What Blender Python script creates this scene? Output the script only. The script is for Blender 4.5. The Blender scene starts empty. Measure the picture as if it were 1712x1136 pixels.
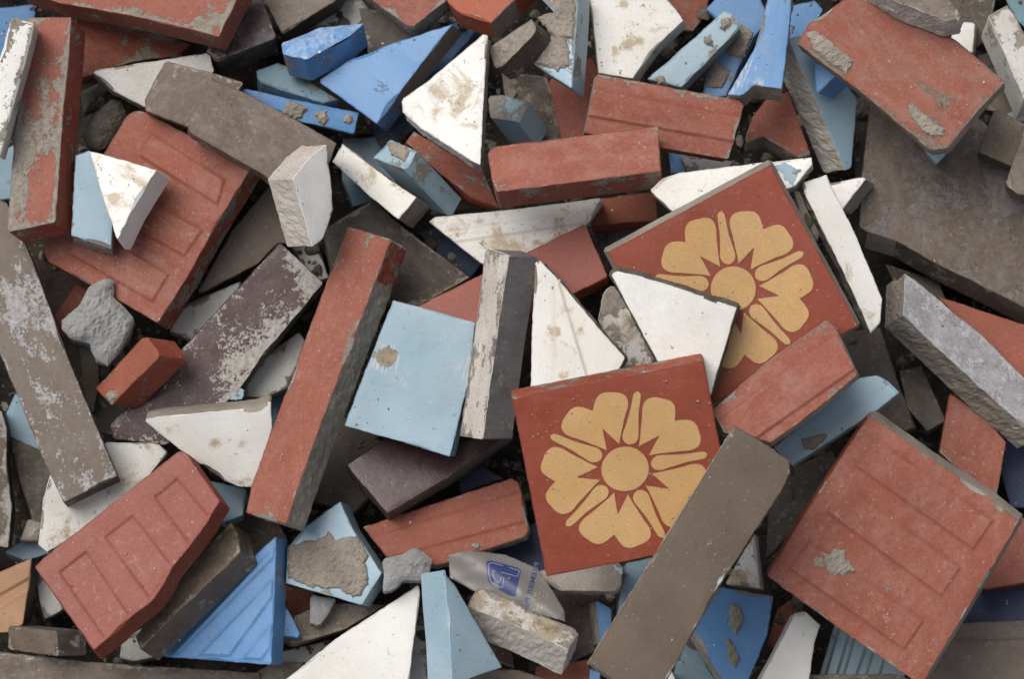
import bpy, math, random
import numpy as np
from statistics import NormalDist
from mathutils import Vector, Matrix, noise as mnoise

random.seed(7)
S = 0.00034                      # metres per photo pixel at ground level
W, H = 1712.0, 1136.0
LENS, SENSOR = 100.0, 36.0
F = W * LENS / SENSOR            # camera height in pixel units
CX, CY = W / 2, H / 2
sc = bpy.context.scene
COL = sc.collection

# ------------------------------------------------------------------ camera
cam_d = bpy.data.cameras.new('camera')
cam_d.lens = LENS; cam_d.sensor_width = SENSOR; cam_d.sensor_fit = 'HORIZONTAL'
cam_d.clip_start = 0.05; cam_d.clip_end = 50
cam = bpy.data.objects.new('camera', cam_d); COL.objects.link(cam)
cam.location = (0, 0, F * S)
sc.camera = cam
cam_d.dof.use_dof = True
cam_d.dof.focus_distance = (F - 330) * S
cam_d.dof.aperture_fstop = 9.0

# ------------------------------------------------------------------ light
SUN_EL, SUN_AZ = math.radians(52), math.radians(-38)     # azimuth from +Y (top of the picture), negative = towards the left
world = bpy.data.worlds.new('World'); sc.world = world; world.use_nodes = True
wn, wl = world.node_tree.nodes, world.node_tree.links
sky = wn.new('ShaderNodeTexSky'); sky.sky_type = 'NISHITA'; sky.sun_disc = False
sky.sun_elevation = SUN_EL; sky.sun_rotation = SUN_AZ
sky.air_density = 1.0; sky.dust_density = 4.0; sky.ozone_density = 1.0
hs = wn.new('ShaderNodeHueSaturation'); hs.inputs['Saturation'].default_value = 0.5   # overcast: a grey sky
bg = wn['Background']; bg.inputs['Strength'].default_value = 0.097
wl.new(sky.outputs[0], hs.inputs['Color']); wl.new(hs.outputs[0], bg.inputs['Color'])
sun_d = bpy.data.lights.new('sun', 'SUN'); sun_d.energy = 1.5; sun_d.angle = math.radians(40); sun_d.color = (1, 0.995, 0.985)
sun = bpy.data.objects.new('sun', sun_d); COL.objects.link(sun)
sd = Vector((math.sin(SUN_AZ) * math.cos(SUN_EL), math.cos(SUN_AZ) * math.cos(SUN_EL), math.sin(SUN_EL)))
sun.location = sd * 3
sun.rotation_euler = sd.to_track_quat('Z', 'Y').to_euler()

sc.view_settings.view_transform = 'Standard'; sc.view_settings.look = 'None'
sc.view_settings.gamma = 1; sc.view_settings.use_curve_mapping = False
sc.view_settings.exposure = 0.38
sc.cycles.max_bounces = 6; sc.cycles.diffuse_bounces = 3

# ------------------------------------------------------------------ materials
ND = NormalDist()
BASE = {  # kind: colour, second colour, roughness, grain
    'red':    ((.255, .066, .036), (.315, .096, .058), .68),
    'pink':   ((.29, .082, .056), (.33, .104, .074), .62),
    'orange': ((.36, .078, .032), (.40, .105, .05), .6),
    'redline': ((.31, .068, .036), (.38, .10, .058), .75),
    'redbody': ((.24, .048, .024), (.31, .075, .042), .8),
    'white':  ((.80, .78, .73), (.74, .71, .64), .38),
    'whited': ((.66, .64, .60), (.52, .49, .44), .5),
    'lblue':  ((.265, .39, .465), (.325, .445, .51), .35),
    'royal':  ((.080, .220, .455), (.125, .285, .52), .38),
    'navy':   ((.018, .032, .085), (.03, .045, .10), .5),  # royal blue with the shade of the gaps put into its colour
    'teal':   ((.13, .23, .29), (.17, .29, .34), .45),
    'taupe':  ((.135, .098, .070), (.17, .13, .098), .55),
    'brown':  ((.095, .066, .044), (.135, .098, .066), .55),
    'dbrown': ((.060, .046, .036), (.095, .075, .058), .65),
    'maroon': ((.052, .022, .021), (.072, .031, .030), .4),
    'tan':    ((.33, .175, .090), (.42, .24, .13), .6),
    'mortar': ((.24, .205, .165), (.38, .335, .28), .95),
    'palem':  ((.46, .41, .36), (.60, .55, .49), .9),
    'dmortar': ((.085, .072, .057), (.17, .145, .115), .95),
    'slate':  ((.15, .134, .138), (.23, .208, .21), .6),
    'grey':   ((.22, .22, .215), (.34, .335, .32), .85),
    'greyw':  ((.27, .255, .255), (.43, .415, .415), .6),
    'buff':   ((.52, .30, .108), (.57, .345, .142), .5),
    'clayred': ((.235, .045, .020), (.27, .056, .027), .45),
    'dirt':   ((.018, .015, .012), (.045, .038, .03), 1.0),
}
DUST = (.245, .212, .172)
_mc = {}

def make_mat(kind, seed=0.0, dust=0.0, dcol=DUST, dscale=70, film=0.25, stretch=1.0, ang=0.0, scratch=0.0, speck=.10,
             pits=0.1, bump=1.0, ridge=0.0, rang=0.0, rough=None, stain=0.0, thick=True):
    key = (kind, round(seed, 3), dust, dcol, dscale, film, stretch, ang, scratch, pits, bump, ridge, rang, rough, stain, speck)
    if key in _mc: return _mc[key]
    c1, c2, r0 = BASE[kind]
    if rough is not None: r0 = rough
    m = bpy.data.materials.new(kind + '_surface'); m.use_nodes = True
    nt = m.node_tree; N, L = nt.nodes, nt.links
    bs = N['Principled BSDF']
    tc = N.new('ShaderNodeTexCoord')
    def mapping(rot=0.0, scl=(1, 1, 1), off=0.0):
        mp = N.new('ShaderNodeMapping'); L.new(tc.outputs['Object'], mp.inputs['Vector'])
        mp.inputs['Location'].default_value = (seed * 1.37 + off, seed * 0.71 - off, seed * 2.13)
        mp.inputs['Rotation'].default_value = (0, 0, rot); mp.inputs['Scale'].default_value = scl
        return mp.outputs[0]
    base_v = mapping(ang, (1, stretch, 1))
    plain_v = mapping()
    def noise(v, scale, detail=6, rgh=.6, dist=0.0):
        n = N.new('ShaderNodeTexNoise'); L.new(v, n.inputs['Vector'])
        n.inputs['Scale'].default_value = scale; n.inputs['Detail'].default_value = detail
        n.inputs['Roughness'].default_value = rgh; n.inputs['Distortion'].default_value = dist
        return n.outputs['Fac']
    def ramp(f, a, b, lo=0.0, hi=1.0):
        r = N.new('ShaderNodeMapRange'); r.clamp = True; L.new(f, r.inputs['Value'])
        r.inputs['From Min'].default_value = a; r.inputs['From Max'].default_value = b
        r.inputs['To Min'].default_value = lo; r.inputs['To Max'].default_value = hi
        return r.outputs[0]
    def mix(f, a, b, mode='MIX'):
        x = N.new('ShaderNodeMix'); x.data_type = 'RGBA'; x.blend_type = mode
        if isinstance(f, float): x.inputs[0].default_value = f
        else: L.new(f, x.inputs[0])
        for i, v in ((6, a), (7, b)):
            if isinstance(v, tuple): x.inputs[i].default_value = (*v, 1)
            else: L.new(v, x.inputs[i])
        return x.outputs[2]
    def math_(op, a, b):
        x = N.new('ShaderNodeMath'); x.operation = op
        for i, v in ((0, a), (1, b)):
            if isinstance(v, (int, float)): x.inputs[i].default_value = v
            else: L.new(v, x.inputs[i])
        return x.outputs[0]
    at = N.new('ShaderNodeAttribute'); at.attribute_name = 'wear'
    sx = N.new('ShaderNodeSeparateColor'); L.new(at.outputs['Color'], sx.inputs[0])
    w_dust, w_stain, w_line = sx.outputs[0], sx.outputs[1], sx.outputs[2]
    nb = noise(base_v, 32, 7, .62)
    nf = noise(plain_v, 900, 5, .7)
    col = mix(ramp(nb, .34, .66), c1, c2)
    g = (.30 if kind in ('red', 'pink', 'orange') else .08 if kind in ('white', 'lblue', 'royal') else .18) if kind not in ('mortar', 'dmortar', 'dirt', 'palem', 'grey') else .34
    col = mix(ramp(nf, .3, .7), col, mix(1.0, col, (1 + 2 * g, 1 + 2 * g, 1 + 2 * g), 'MULTIPLY'))
    col = mix(1.0, col, (1 - g * .9, 1 - g * .9, 1 - g * .9), 'MULTIPLY')
    nL = noise(mapping(off=2.7), 11, 4, .55)
    col = mix(ramp(nL, .35, .65, 0, .5), col, mix(1.0, col, (.74, .72, .69), 'MULTIPLY'))
    if stain > 0:                                       # brownish stains of water and soil
        ns = math_('ADD', noise(plain_v, 55, 9, .7, .4), math_('MULTIPLY', w_stain, .22))
        t = .5 - .12 * ND.inv_cdf(min(.98, stain)) * -1 * -1
        col = mix(ramp(ns, t - .02, t + .07, 0, .85), col, mix(1.0, col, (.56, .43, .27), 'MULTIPLY'))
        nz = math_('ADD', noise(mapping(off=.9), 170, 8, .72), math_('MULTIPLY', w_stain, .12))
        t2 = .5 - .10 * ND.inv_cdf(min(.98, stain * .45))
        col = mix(ramp(nz, t2, t2 + .05, 0, .8), col, (.17, .125, .075))
    fcol = (.40, .245, .205) if kind in ('red', 'pink', 'orange', 'clayred') and dcol == DUST else tuple(x * 1.4 for x in dcol)
    if film > 0:                                        # thin veil of lime and dust
        nv = noise(mapping(ang + .5, (1, 1.7, 1), .3), 60, 9, .68)
        nv2 = math_('ADD', math_('MULTIPLY', nv, .62), math_('MULTIPLY', noise(mapping(off=2.2), 420, 6, .75), .38))
        col = mix(ramp(nv2, .44, .66, 0, min(1, film * .8)), col, fcol)
    if film > 0 and kind not in ('white', 'lblue', 'buff'):      # lime flecks in drifts
        nq = math_('MULTIPLY', ramp(noise(mapping(off=5.2), 300, 8, .78), .565, .62), ramp(noise(mapping(off=6.1), 26, 6, .65), .40, .62))
        col = mix(math_('MULTIPLY', nq, min(1, film * 4) * .42 if kind not in ('royal', 'clayred') else .2), col, (.42, .365, .32))
    if pits > 0:
        npt = noise(mapping(off=.6), 420, 3, .5)
        col = mix(ramp(npt, .71 - .05 * pits, .76 - .05 * pits, 0, .75), col, tuple(x * .25 for x in c1))
        nlt = noise(mapping(off=1.6), 520, 2, .5)
        col = mix(ramp(nlt, .73, .76, 0, .6), col, (.55, .5, .43))
    if scratch > 0:
        nsx = noise(mapping(ang, (3, 26, 3), .2), 42, 7, .6)
        nsm = math_('ADD', noise(mapping(off=.45), 32, 6, .6), math_('MULTIPLY', w_dust, .3))
        t = .5 - .12 * ND.inv_cdf(min(.95, scratch))
        both = math_('MULTIPLY', ramp(nsx, .48, .6), ramp(nsm, t, t + .07))
        col = mix(both, col, (.47, .455, .45))
    h = math_('ADD', math_('MULTIPLY', nf, .25), math_('MULTIPLY', noise(plain_v, 110, 8, .62), .9))
    rg = ramp(nb, .3, .7, r0 - .06, min(1.0, r0 + .12))
    lm = math_('MULTIPLY', w_line, ramp(noise(mapping(off=3.1), 60, 5, .6), .34, .6, .25, .95))
    col = mix(lm, col, mix(1.0, tuple(x for x in c1), (.72, .62, .55), 'MULTIPLY'))
    dust = max(dust, .004)
    if dust > 0:
        nd = math_('ADD', noise(mapping(ang, (1, min(stretch, 2.2), 1), .15), dscale, 11, .70, .15), math_('MULTIPLY', w_dust, .26))
        nd = math_('ADD', nd, math_('MULTIPLY', math_('SUBTRACT', noise(mapping(off=4.4), 650, 4, .65), .5), speck * 2))
        t = .5 - .115 * ND.inv_cdf(min(.99, dust))
        dm = ramp(nd, t - .004, t + .020)
        nd2 = noise(plain_v, 380, 8, .7)
        dc = mix(ramp(nd2, .32, .68), tuple(x * .62 for x in dcol), tuple(min(1, x * 1.38) for x in dcol))
        col = mix(dm, col, dc)
        h = math_('ADD', h, math_('MULTIPLY', dm, math_('ADD', .7, math_('MULTIPLY', nd2, 1.6))))
        rg = math_('MAXIMUM', rg, math_('MULTIPLY', dm, .95))
    if ridge > 0:
        wv = N.new('ShaderNodeTexWave'); wv.wave_type = 'BANDS'; wv.bands_direction = 'X'; wv.wave_profile = 'SIN'
        L.new(mapping(rang), wv.inputs['Vector']); wv.inputs['Scale'].default_value = ridge
        wv.inputs['Distortion'].default_value = 1.0; wv.inputs['Detail'].default_value = 2
        wv.inputs['Detail Scale'].default_value = .6
        h = math_('ADD', h, math_('MULTIPLY', ramp(wv.outputs['Fac'], 0.0, .4), 1.5))
    L.new(col, bs.inputs['Base Color']); L.new(rg, bs.inputs['Roughness'])
    bs.inputs['Specular IOR Level'].default_value = .42 if r0 < .7 else .2
    bp = N.new('ShaderNodeBump'); bp.inputs['Strength'].default_value = .55
    coarse = kind in ('mortar', 'dmortar', 'palem', 'grey', 'dirt', 'redbody')
    bp.inputs['Distance'].default_value = (.0018 if coarse else .00045) * bump
    L.new(h, bp.inputs['Height']); L.new(bp.outputs[0], bs.inputs['Normal'])
    _mc[key] = m
    return m

def plain_mat(name, col, rough=.5, **kw):
    m = bpy.data.materials.new(name); m.use_nodes = True
    b = m.node_tree.nodes['Principled BSDF']; b.inputs['Base Color'].default_value = (*col, 1); b.inputs['Roughness'].default_value = rough
    for k, v in kw.items(): b.inputs[k].default_value = v
    return m

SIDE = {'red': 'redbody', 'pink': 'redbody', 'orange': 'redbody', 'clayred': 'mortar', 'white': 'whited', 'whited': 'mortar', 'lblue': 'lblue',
        'royal': 'royal', 'navy': 'navy', 'teal': 'teal', 'taupe': 'brown', 'brown': 'dbrown', 'dbrown': 'dbrown', 'maroon': 'dbrown', 'tan': 'dbrown',
        'mortar': 'mortar', 'palem': 'slate', 'slate': 'slate', 'grey': 'grey', 'greyw': 'mortar', 'dmortar': 'dmortar'}
NAMES = {'red': 'red_tile', 'pink': 'red_tile', 'orange': 'red_tile', 'white': 'white_tile', 'whited': 'white_tile', 'lblue': 'pale_blue_tile',
         'royal': 'royal_blue_tile', 'navy': 'royal_blue_tile', 'teal': 'teal_tile', 'taupe': 'taupe_tile', 'brown': 'brown_tile', 'dbrown': 'dark_brown_tile', 'maroon': 'maroon_tile',
         'tan': 'tan_tile', 'palem': 'taupe_tile', 'greyw': 'white_tile', 'slate': 'taupe_tile', 'clayred': 'flower_tile'}
GROUPS = {'red_tile': 'red clay tiles in the pile', 'white_tile': 'white tile pieces in the pile', 'pale_blue_tile': 'pale blue tile pieces in the pile',
          'royal_blue_tile': 'royal blue tile pieces in the pile', 'teal_tile': 'shaded teal tile pieces in the pile', 'taupe_tile': 'taupe tile pieces in the pile',
          'brown_tile': 'brown tile pieces in the pile', 'dark_brown_tile': 'dark brown tile pieces in the pile', 'maroon_tile': 'maroon tile pieces in the pile',
          'flower_tile': 'flower patterned tiles in the pile', 'mortar_lump': 'loose lumps of mortar in the pile', 'tan_tile': None}

# ------------------------------------------------------------------ projection
def ray(px, py):
    return np.array([(px - CX) / F, -(py - CY) / F, -1.0])
def hit(px, py, n, p0):
    d = ray(px, py); C = np.array([0, 0, F])
    s = np.dot(n, p0 - C) / np.dot(n, d)
    return C + s * d
def proj(p):
    k = F / (F - p[2]); return np.array([CX + p[0] * k, CY - p[1] * k])

GS = 4; GX0, GY0 = -200, -200
GW, GH = (2120) // GS, (1560) // GS
HMAP = np.zeros((GH, GW))
gxx, gyy = np.meshgrid(GX0 + GS * (np.arange(GW) + .5), GY0 + GS * (np.arange(GH) + .5))

def raster(tri, up, lo):
    """tri: 3 x (px,py,z); widen the piece's upper / lower depth interval"""
    (x0, y0, z0), (x1, y1, z1), (x2, y2, z2) = tri
    den = (y1 - y2) * (x0 - x2) + (x2 - x1) * (y0 - y2)
    if abs(den) < 1e-6: return
    i0 = max(0, int((min(x0, x1, x2) - GX0) / GS) - 1); i1 = min(GW, int((max(x0, x1, x2) - GX0) / GS) + 2)
    j0 = max(0, int((min(y0, y1, y2) - GY0) / GS) - 1); j1 = min(GH, int((max(y0, y1, y2) - GY0) / GS) + 2)
    if i1 <= i0 or j1 <= j0: return
    X, Y = gxx[j0:j1, i0:i1], gyy[j0:j1, i0:i1]
    a = ((y1 - y2) * (X - x2) + (x2 - x1) * (Y - y2)) / den
    b = ((y2 - y0) * (X - x2) + (x0 - x2) * (Y - y2)) / den
    c = 1 - a - b
    m = (a >= -1e-3) & (b >= -1e-3) & (c >= -1e-3)
    z = a * z0 + b * z1 + c * z2
    u, l = up[j0:j1, i0:i1], lo[j0:j1, i0:i1]
    u[m] = np.maximum(u[m], z[m]); l[m] = np.minimum(l[m], z[m])

def tessellate(poly):
    from mathutils.geometry import tessellate_polygon
    return tessellate_polygon([[Vector((x, y, 0)) for x, y in poly]])

def parse(s):
    return [tuple(float(v) for v in p.split(',')) for p in s.split()]
def area2(p):
    return sum(p[i][0] * p[(i + 1) % len(p)][1] - p[(i + 1) % len(p)][0] * p[i][1] for i in range(len(p)))
def centroid(p):
    a = area2(p) / 2; x = y = 0
    for i in range(len(p)):
        q, r = p[i], p[(i + 1) % len(p)]; k = q[0] * r[1] - r[0] * q[1]
        x += (q[0] + r[0]) * k; y += (q[1] + r[1]) * k
    return np.array([x / (6 * a), y / (6 * a)])
def normals2(p):
    """outward unit normals per vertex of a picture-space polygon (area2 > 0), mitre limited"""
    out = []
    n = len(p)
    for i in range(n):
        a, b, c = p[i - 1], p[i], p[(i + 1) % n]
        e1 = np.array([b[0] - a[0], b[1] - a[1]]); e2 = np.array([c[0] - b[0], c[1] - b[1]])
        e1 /= (np.linalg.norm(e1) + 1e-9); e2 /= (np.linalg.norm(e2) + 1e-9)
        n1 = np.array([e1[1], -e1[0]]); n2 = np.array([e2[1], -e2[0]])
        m = n1 + n2; l = np.linalg.norm(m)
        m = n1 if l < .3 else m / l
        k = 1 / max(.55, float(np.dot(m, n1)))
        out.append((m, k))
    return out

class Frame:
    pass

def plan(poly, ext, t, flare, span):
    """tilt, shear and plane of a piece whose sides show by ext pixels on the photo"""
    fr = Frame()
    c = centroid(poly); fr.c = c
    e = np.array([ext[0], -ext[1]], float)
    r = np.array([c[0] - CX, -(c[1] - CY)])
    P = np.array([[x - c[0], -(y - c[1])] for x, y in poly])
    nz = 1.0
    for _ in range(4):
        want = -(e + r * t * nz / F) / t
        L_ = np.linalg.norm(want)
        if L_ > 1e-6:
            u = want / L_
            ext_len = np.ptp(P @ u)
            lim = min(.80, span / max(1.0, ext_len)); lim = math.sin(math.atan(lim))
            nxy = want if L_ <= lim else u * lim
        else: nxy = want * 0
        nz = math.sqrt(max(.05, 1 - nxy @ nxy))
    fr.n = np.array([nxy[0], nxy[1], nz])
    rest = (want - nxy) * -t                     # remaining offset of the lower face: a slanting break
    fr.shear = np.array([rest[0], rest[1], -(nxy @ rest) / nz])
    return fr

THINGS = {}
QT = 0.94
GAP = 1.0
MINZ = [0]

def settle(poly, fr, t, flare, dome=0, lift=0):
    """lower the piece along the line of sight until it rests on what already lies there"""
    p0 = ray(*fr.c) * F + np.array([0, 0, F])
    nrm = normals2(poly)
    top = [hit(x, y, fr.n, p0) for x, y in poly]
    bot = []
    for p, (m, k) in zip(top, nrm):
        o = np.array([m[0], -m[1], 0.0]); o -= fr.n * np.dot(o, fr.n)
        bot.append(p - t * fr.n + fr.shear + o * flare * k)
    tp = [(*proj(p), p[2] + dome) for p in top]; bp = [(*proj(p), p[2]) for p in bot]
    up = np.full((GH, GW), -1e9); lo = np.full((GH, GW), 1e9)
    for a, b, c in tessellate(poly):
        raster((tp[a], tp[b], tp[c]), up, lo); raster((bp[a], bp[b], bp[c]), up, lo)
    n = len(poly)
    for i in range(n):
        j = (i + 1) % n
        raster((tp[i], tp[j], bp[j]), up, lo); raster((tp[i], bp[j], bp[i]), up, lo)
    m = up > -1e8
    if not m.any():
        dz = -min(p[2] for p in bp)
    else:
        dz = MINZ[0] - lo[m].min()
        dz = max(dz, (HMAP[m] - up[m]).max() + GAP * 3, np.quantile(HMAP[m] - lo[m], QT) + GAP)
    dz += lift
    HMAP[m] = np.maximum(HMAP[m], up[m] + dz)
    return dz

def resample(poly, step, amp, seed, es, cut=0.0):
    pts, eid = [], []
    n = len(poly)
    cr = random.Random(seed * 991)
    cuts = [cut * (.5 + 3.0 * cr.random() ** 2) for _ in range(n)]
    for i in range(n):
        a = np.array(poly[i]); b = np.array(poly[(i + 1) % n]); d = b - a; l = np.linalg.norm(d)
        if l < 1e-6: continue
        u_ = d / l; ca, cb = min(cuts[i], l * .3), min(cuts[(i + 1) % n], l * .3)
        a = a + u_ * ca; d = d - u_ * (ca + cb)
        k = max(1, int(round(l / step))); nn = np.array([d[1], -d[0]]) / l
        for q in range(k):
            f = q / k
            p = a + d * f
            if q > 0:
                s = seed * 13.7 + i * 5.1 + q * .37 * step / 6
                w = mnoise.noise((s, 0.3, seed)) * 1.1 + mnoise.noise((s * 3.1, 1.7, seed)) * .6
                p = p + nn * amp * (w - .15)
            pts.append((p[0], p[1])); eid.append(i)
        if cut > 0: pts.append(tuple(a + d)); eid.append(i)
    return pts, eid

def gridfill(outline, step, cuts=()):
    import bmesh
    bm = bmesh.new()
    bm.faces.new([bm.verts.new((x, y, 0)) for x, y in outline])
    xs = [p[0] for p in outline]; ys = [p[1] for p in outline]
    for ax, lo, hi in ((0, min(xs), max(xs)), (1, min(ys), max(ys))):
        q = lo + step * .5
        while q < hi:
            co = [0, 0, 0]; no = [0, 0, 0]; co[ax] = q; no[ax] = 1
            bmesh.ops.bisect_plane(bm, geom=bm.verts[:] + bm.edges[:] + bm.faces[:], plane_co=co, plane_no=no)
            q += step
    for q, no in cuts:
        bmesh.ops.bisect_plane(bm, geom=bm.verts[:] + bm.edges[:] + bm.faces[:], plane_co=(q[0], q[1], 0), plane_no=(no[0], no[1], 0))
    bm.verts.index_update()
    vs = [(v.co.x, v.co.y) for v in bm.verts]
    fs = [[v.index for v in f.verts] for f in bm.faces]
    bm.free()
    A = np.array(outline); B = np.roll(A, -1, 0); D = B - A; LL = (D ** 2).sum(1) + 1e-9
    dist = []
    for p in vs:
        t_ = np.clip(((np.array(p) - A) * D).sum(1) / LL, 0, 1)
        dist.append(float(np.sqrt((((A + D * t_[:, None]) - p) ** 2).sum(1)).min()))
    if len(fs) and area2([vs[i] for i in fs[0]]) < 0: fs = [f[::-1] for f in fs]
    return vs, fs, dist

def fix_poly(poly, es):
    if area2(poly) < 0:
        n = len(poly); poly = poly[::-1]
        es = {(n - 2 - k) % n: v for k, v in es.items()}
    return poly, es

def parse4(s):
    return [tuple(float(v) for v in p.split(',')) for p in s.split()]

COUNT = [0]
def link_mesh(name, verts, faces, mats, midx, parent=None, smooth=None):
    me = bpy.data.meshes.new(name)
    me.from_pydata([tuple(v) for v in verts], [], faces)
    for m in mats: me.materials.append(m)
    me.polygons.foreach_set('material_index', midx)
    if smooth is not None: me.polygons.foreach_set('use_smooth', smooth)
    me.update()
    o = bpy.data.objects.new(name, me); COL.objects.link(o)
    if parent is not None: o.parent = parent
    return o

def clip_inside(poly): return poly

def T(kind, pts, ext=(0, 6), label='', t=56, flare=0, s=None, es=None, d=.10, b=1.3, j=.6, js=None, bars=(), inlay=None, patches=(),
      lift=0, dome=0, span=70, cat='tile', name=None, group=None, sd=.25, chip=1.0, sp='', stn='', barh=2.3, ewear=None, **mk):
    if kind == 'white': mk['stain'] = mk.get('stain', 0) + .06; mk['film'] = mk.get('film', .25) + .08
    COUNT[0] += 1; seed = COUNT[0] * 1.618 % 50
    poly, es = fix_poly(parse(pts) if isinstance(pts, str) else list(pts), dict(es or {}))
    fr = plan(poly, ext, t, flare, span)
    zc = settle(poly, fr, t, flare, dome, lift)
    # with the height known: plane through the line of sight of the centroid at height zc
    d0 = ray(*fr.c); p0 = np.array([0, 0, F]) + d0 * (F - zc)
    n = fr.n
    rp, eid = resample(poly, 5.0, j * 1.7, seed, es, 1.5 * chip)
    rp0, _e = resample(poly, 5.0, 0.0, seed, es, 1.5 * chip)
    nr = normals2(rp)
    N_ = len(rp)
    sk = s or SIDE.get(kind, 'mortar')
    rough_side = sk in ('mortar', 'dmortar', 'palem', 'grey') or js
    jsv = js if js is not None else (2.8 if rough_side else .5)
    # frame
    e_best = max(range(len(poly)), key=lambda i: (poly[i][0] - poly[(i + 1) % len(poly)][0]) ** 2 + (poly[i][1] - poly[(i + 1) % len(poly)][1]) ** 2)
    a = hit(*poly[e_best], n, p0); c = hit(*poly[(e_best + 1) % len(poly)], n, p0)
    ux = (c - a) / np.linalg.norm(c - a); uy = np.cross(n, ux)
    org = p0 - n * t + fr.shear
    R = np.array([ux, uy, n])
    def loc(p): return R @ (p - org) * S
    def out3(m):
        o = np.array([m[0], -m[1], 0.0]); return o - n * np.dot(o, n)
    verts, faces, midx = [], [], []
    mats = [make_mat(kind, seed, dust=d, **mk)]
    smat = lambda k: make_mat(k, (seed * .37) % 5 // 1, dust=(sd if k not in ('mortar', 'dmortar', 'palem', 'grey') else 0), film=.2)
    mats.append(smat(sk)); slot = {sk: 1}
    for v in es.values():
        if v not in slot: slot[v] = len(mats); mats.append(smat(v))
    rings = []
    bev = []
    for i in range(N_):
        w = mnoise.noise((i * .21 + seed, 3.3, 0)) ; w2 = mnoise.noise((i * .07 + seed * 2, 9.1, 0))
        bev.append(b * (.75 + .5 * w) + chip * max(0, w2 - .10) * 10 * (1 if rough_side or kind in ('white', 'whited', 'lblue', 'royal') else .5))
    bev = [max(.5, x) for x in bev]
    edge = [hit(x, y, n, p0) for x, y in rp]
    edge0 = [hit(x, y, n, p0) for x, y in rp0]
    r0 = []
    for (x, y), (m, k), bb in zip(rp, nr, bev):
        r0.append(hit(x - m[0] * bb * k, y - m[1] * bb * k, n, p0))
    if not dome: rings.append(r0)
    rings.append([p - n * min(bb * .9, 5) for p, bb in zip(edge, bev)])
    lv = [q / 8 for q in range(1, 9)] if rough_side else (.34, .68, 1.0)
    for f_ in lv:
        rg = []
        for i, (p, pz, (m, k)) in enumerate(zip(edge, edge0, nr)):
            p = p + (pz - p) * min(1, f_ * 3)
            q = p - n * t * f_
            w = mnoise.noise((q[0] * .05 + seed, q[1] * .05, q[2] * .05)) + .7 * mnoise.noise((q[0] * .14, q[1] * .14 + seed, q[2] * .14)) + .45 * mnoise.noise((q[0] * .33, q[1] * .33 + seed, q[2] * .33))
            o = out3(m)
            rg.append(q + fr.shear * f_ + o * (flare * k * f_ + jsv * w * min(1, f_ * 5) * (1 if f_ < 1 else .5)))
        rings.append(rg)
    wear = {}
    for rg in rings: verts += [loc(p) for p in rg]
    nrg = len(rings)
    if dome:
        gvs, gfs, gd = gridfill(rp, 5.0)
        st = len(verts)
        for (x, y), dd in zip(gvs, gd):
            w = mnoise.noise((x * .035 + seed, y * .035, seed)) + .55 * mnoise.noise((x * .10, y * .10 + seed, 2.2)) + .5 * abs(mnoise.noise((x * .2, y * .2, seed))) + .25 * mnoise.noise((x * .5, y * .5, seed))
            k = 1 - math.exp(-dd / 9)
            verts.append(loc(hit(x, y, n, p0) + n * (dome * k * (1 + .8 * w) - min(bev[0] * .9, 5) * (1 - k))))
        for f in gfs: faces.append(tuple(st + q for q in f)); midx.append(0)
    else:
        for i in range(N_):
            i2 = (i + 1) % N_
            faces.append((i, i2, N_ + i2, N_ + i)); midx.append(1 if bev[i] > b * 1.5 + 1 and sk not in ('royal', 'lblue') else 0)
        inner = [(x - m[0] * bb * k, y - m[1] * bb * k) for (x, y), (m, k), bb in zip(rp, nr, bev)]
        bq, cuts = [], []
        for q in bars:
            bp = parse(q)
            if area2(bp) < 0: bp = bp[::-1]
            ed = []
            for i in range(len(bp)):
                a_, b_ = np.array(bp[i]), np.array(bp[(i + 1) % len(bp)]); d_ = (b_ - a_) / np.linalg.norm(b_ - a_)
                no = np.array([-d_[1], d_[0]])          # inward
                ed.append((a_, no)); cuts += [(a_, no), (a_ + no * 2.6, no), (a_ + no * 5.2, no)]
            bq.append(ed)
        gvs, gfs, gd = gridfill(inner, max(7.0, math.sqrt(abs(area2(poly)) / 2) / 22), cuts)
        st = len(verts)
        spots = parse4(sp); sspots = parse4(stn)
        for pt in patches:
            ps = parse(pt if isinstance(pt, str) else pt[1]); pc = np.mean(ps, 0)
            rr = np.sqrt(((np.array(ps) - pc) ** 2).sum(1)).mean()
            if isinstance(pt, str): spots.append((pc[0], pc[1], rr * 1.05, .42))
        ew = ewear if ewear is not None else (.10 if kind == 'clayred' else .30 if kind in ('lblue', 'royal', 'white') else .55)
        for (x, y), dd in zip(gvs, gd):
            hh = 0.0; line = 0.0
            for ed in bq:
                s_ = min(float((np.array([x, y]) - a_) @ no) for a_, no in ed)
                if s_ > -4: line = max(line, 1 - min(1, abs(s_ - 1.6) / 4.0))
                if s_ > 0:
                    f_ = min(1, s_ / 5.2); hh += barh * f_ * f_ * (3 - 2 * f_)
            hh += (0 if inlay else .7) * mnoise.noise((x * .018 + seed, y * .018, seed)) * (1 - math.exp(-dd / 12)) - .5 * math.exp(-dd / 4)
            verts.append(loc(hit(x, y, n, p0) + n * hh))
            wr = ew * math.exp(-dd / 5) + sum(aa * math.exp(-(((x - sx) ** 2 + (y - sy) ** 2) / (r_ * r_))) for sx, sy, r_, aa in spots)
            wg = sum(aa * math.exp(-(((x - sx) ** 2 + (y - sy) ** 2) / (r_ * r_))) for sx, sy, r_, aa in sspots)
            wear[len(verts) - 1] = (wr, wg, line)
        for f in gfs: faces.append(tuple(st + q for q in f)); midx.append(0)
    st0 = 0 if dome else 1
    for r in range(st0, nrg - 1):
        for i in range(N_):
            i2 = (i + 1) % N_
            faces.append((r * N_ + i, (r + 1) * N_ + i, (r + 1) * N_ + i2, r * N_ + i2)); midx.append(slot[es[eid[i]]] if eid[i] in es else 1)
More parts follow.
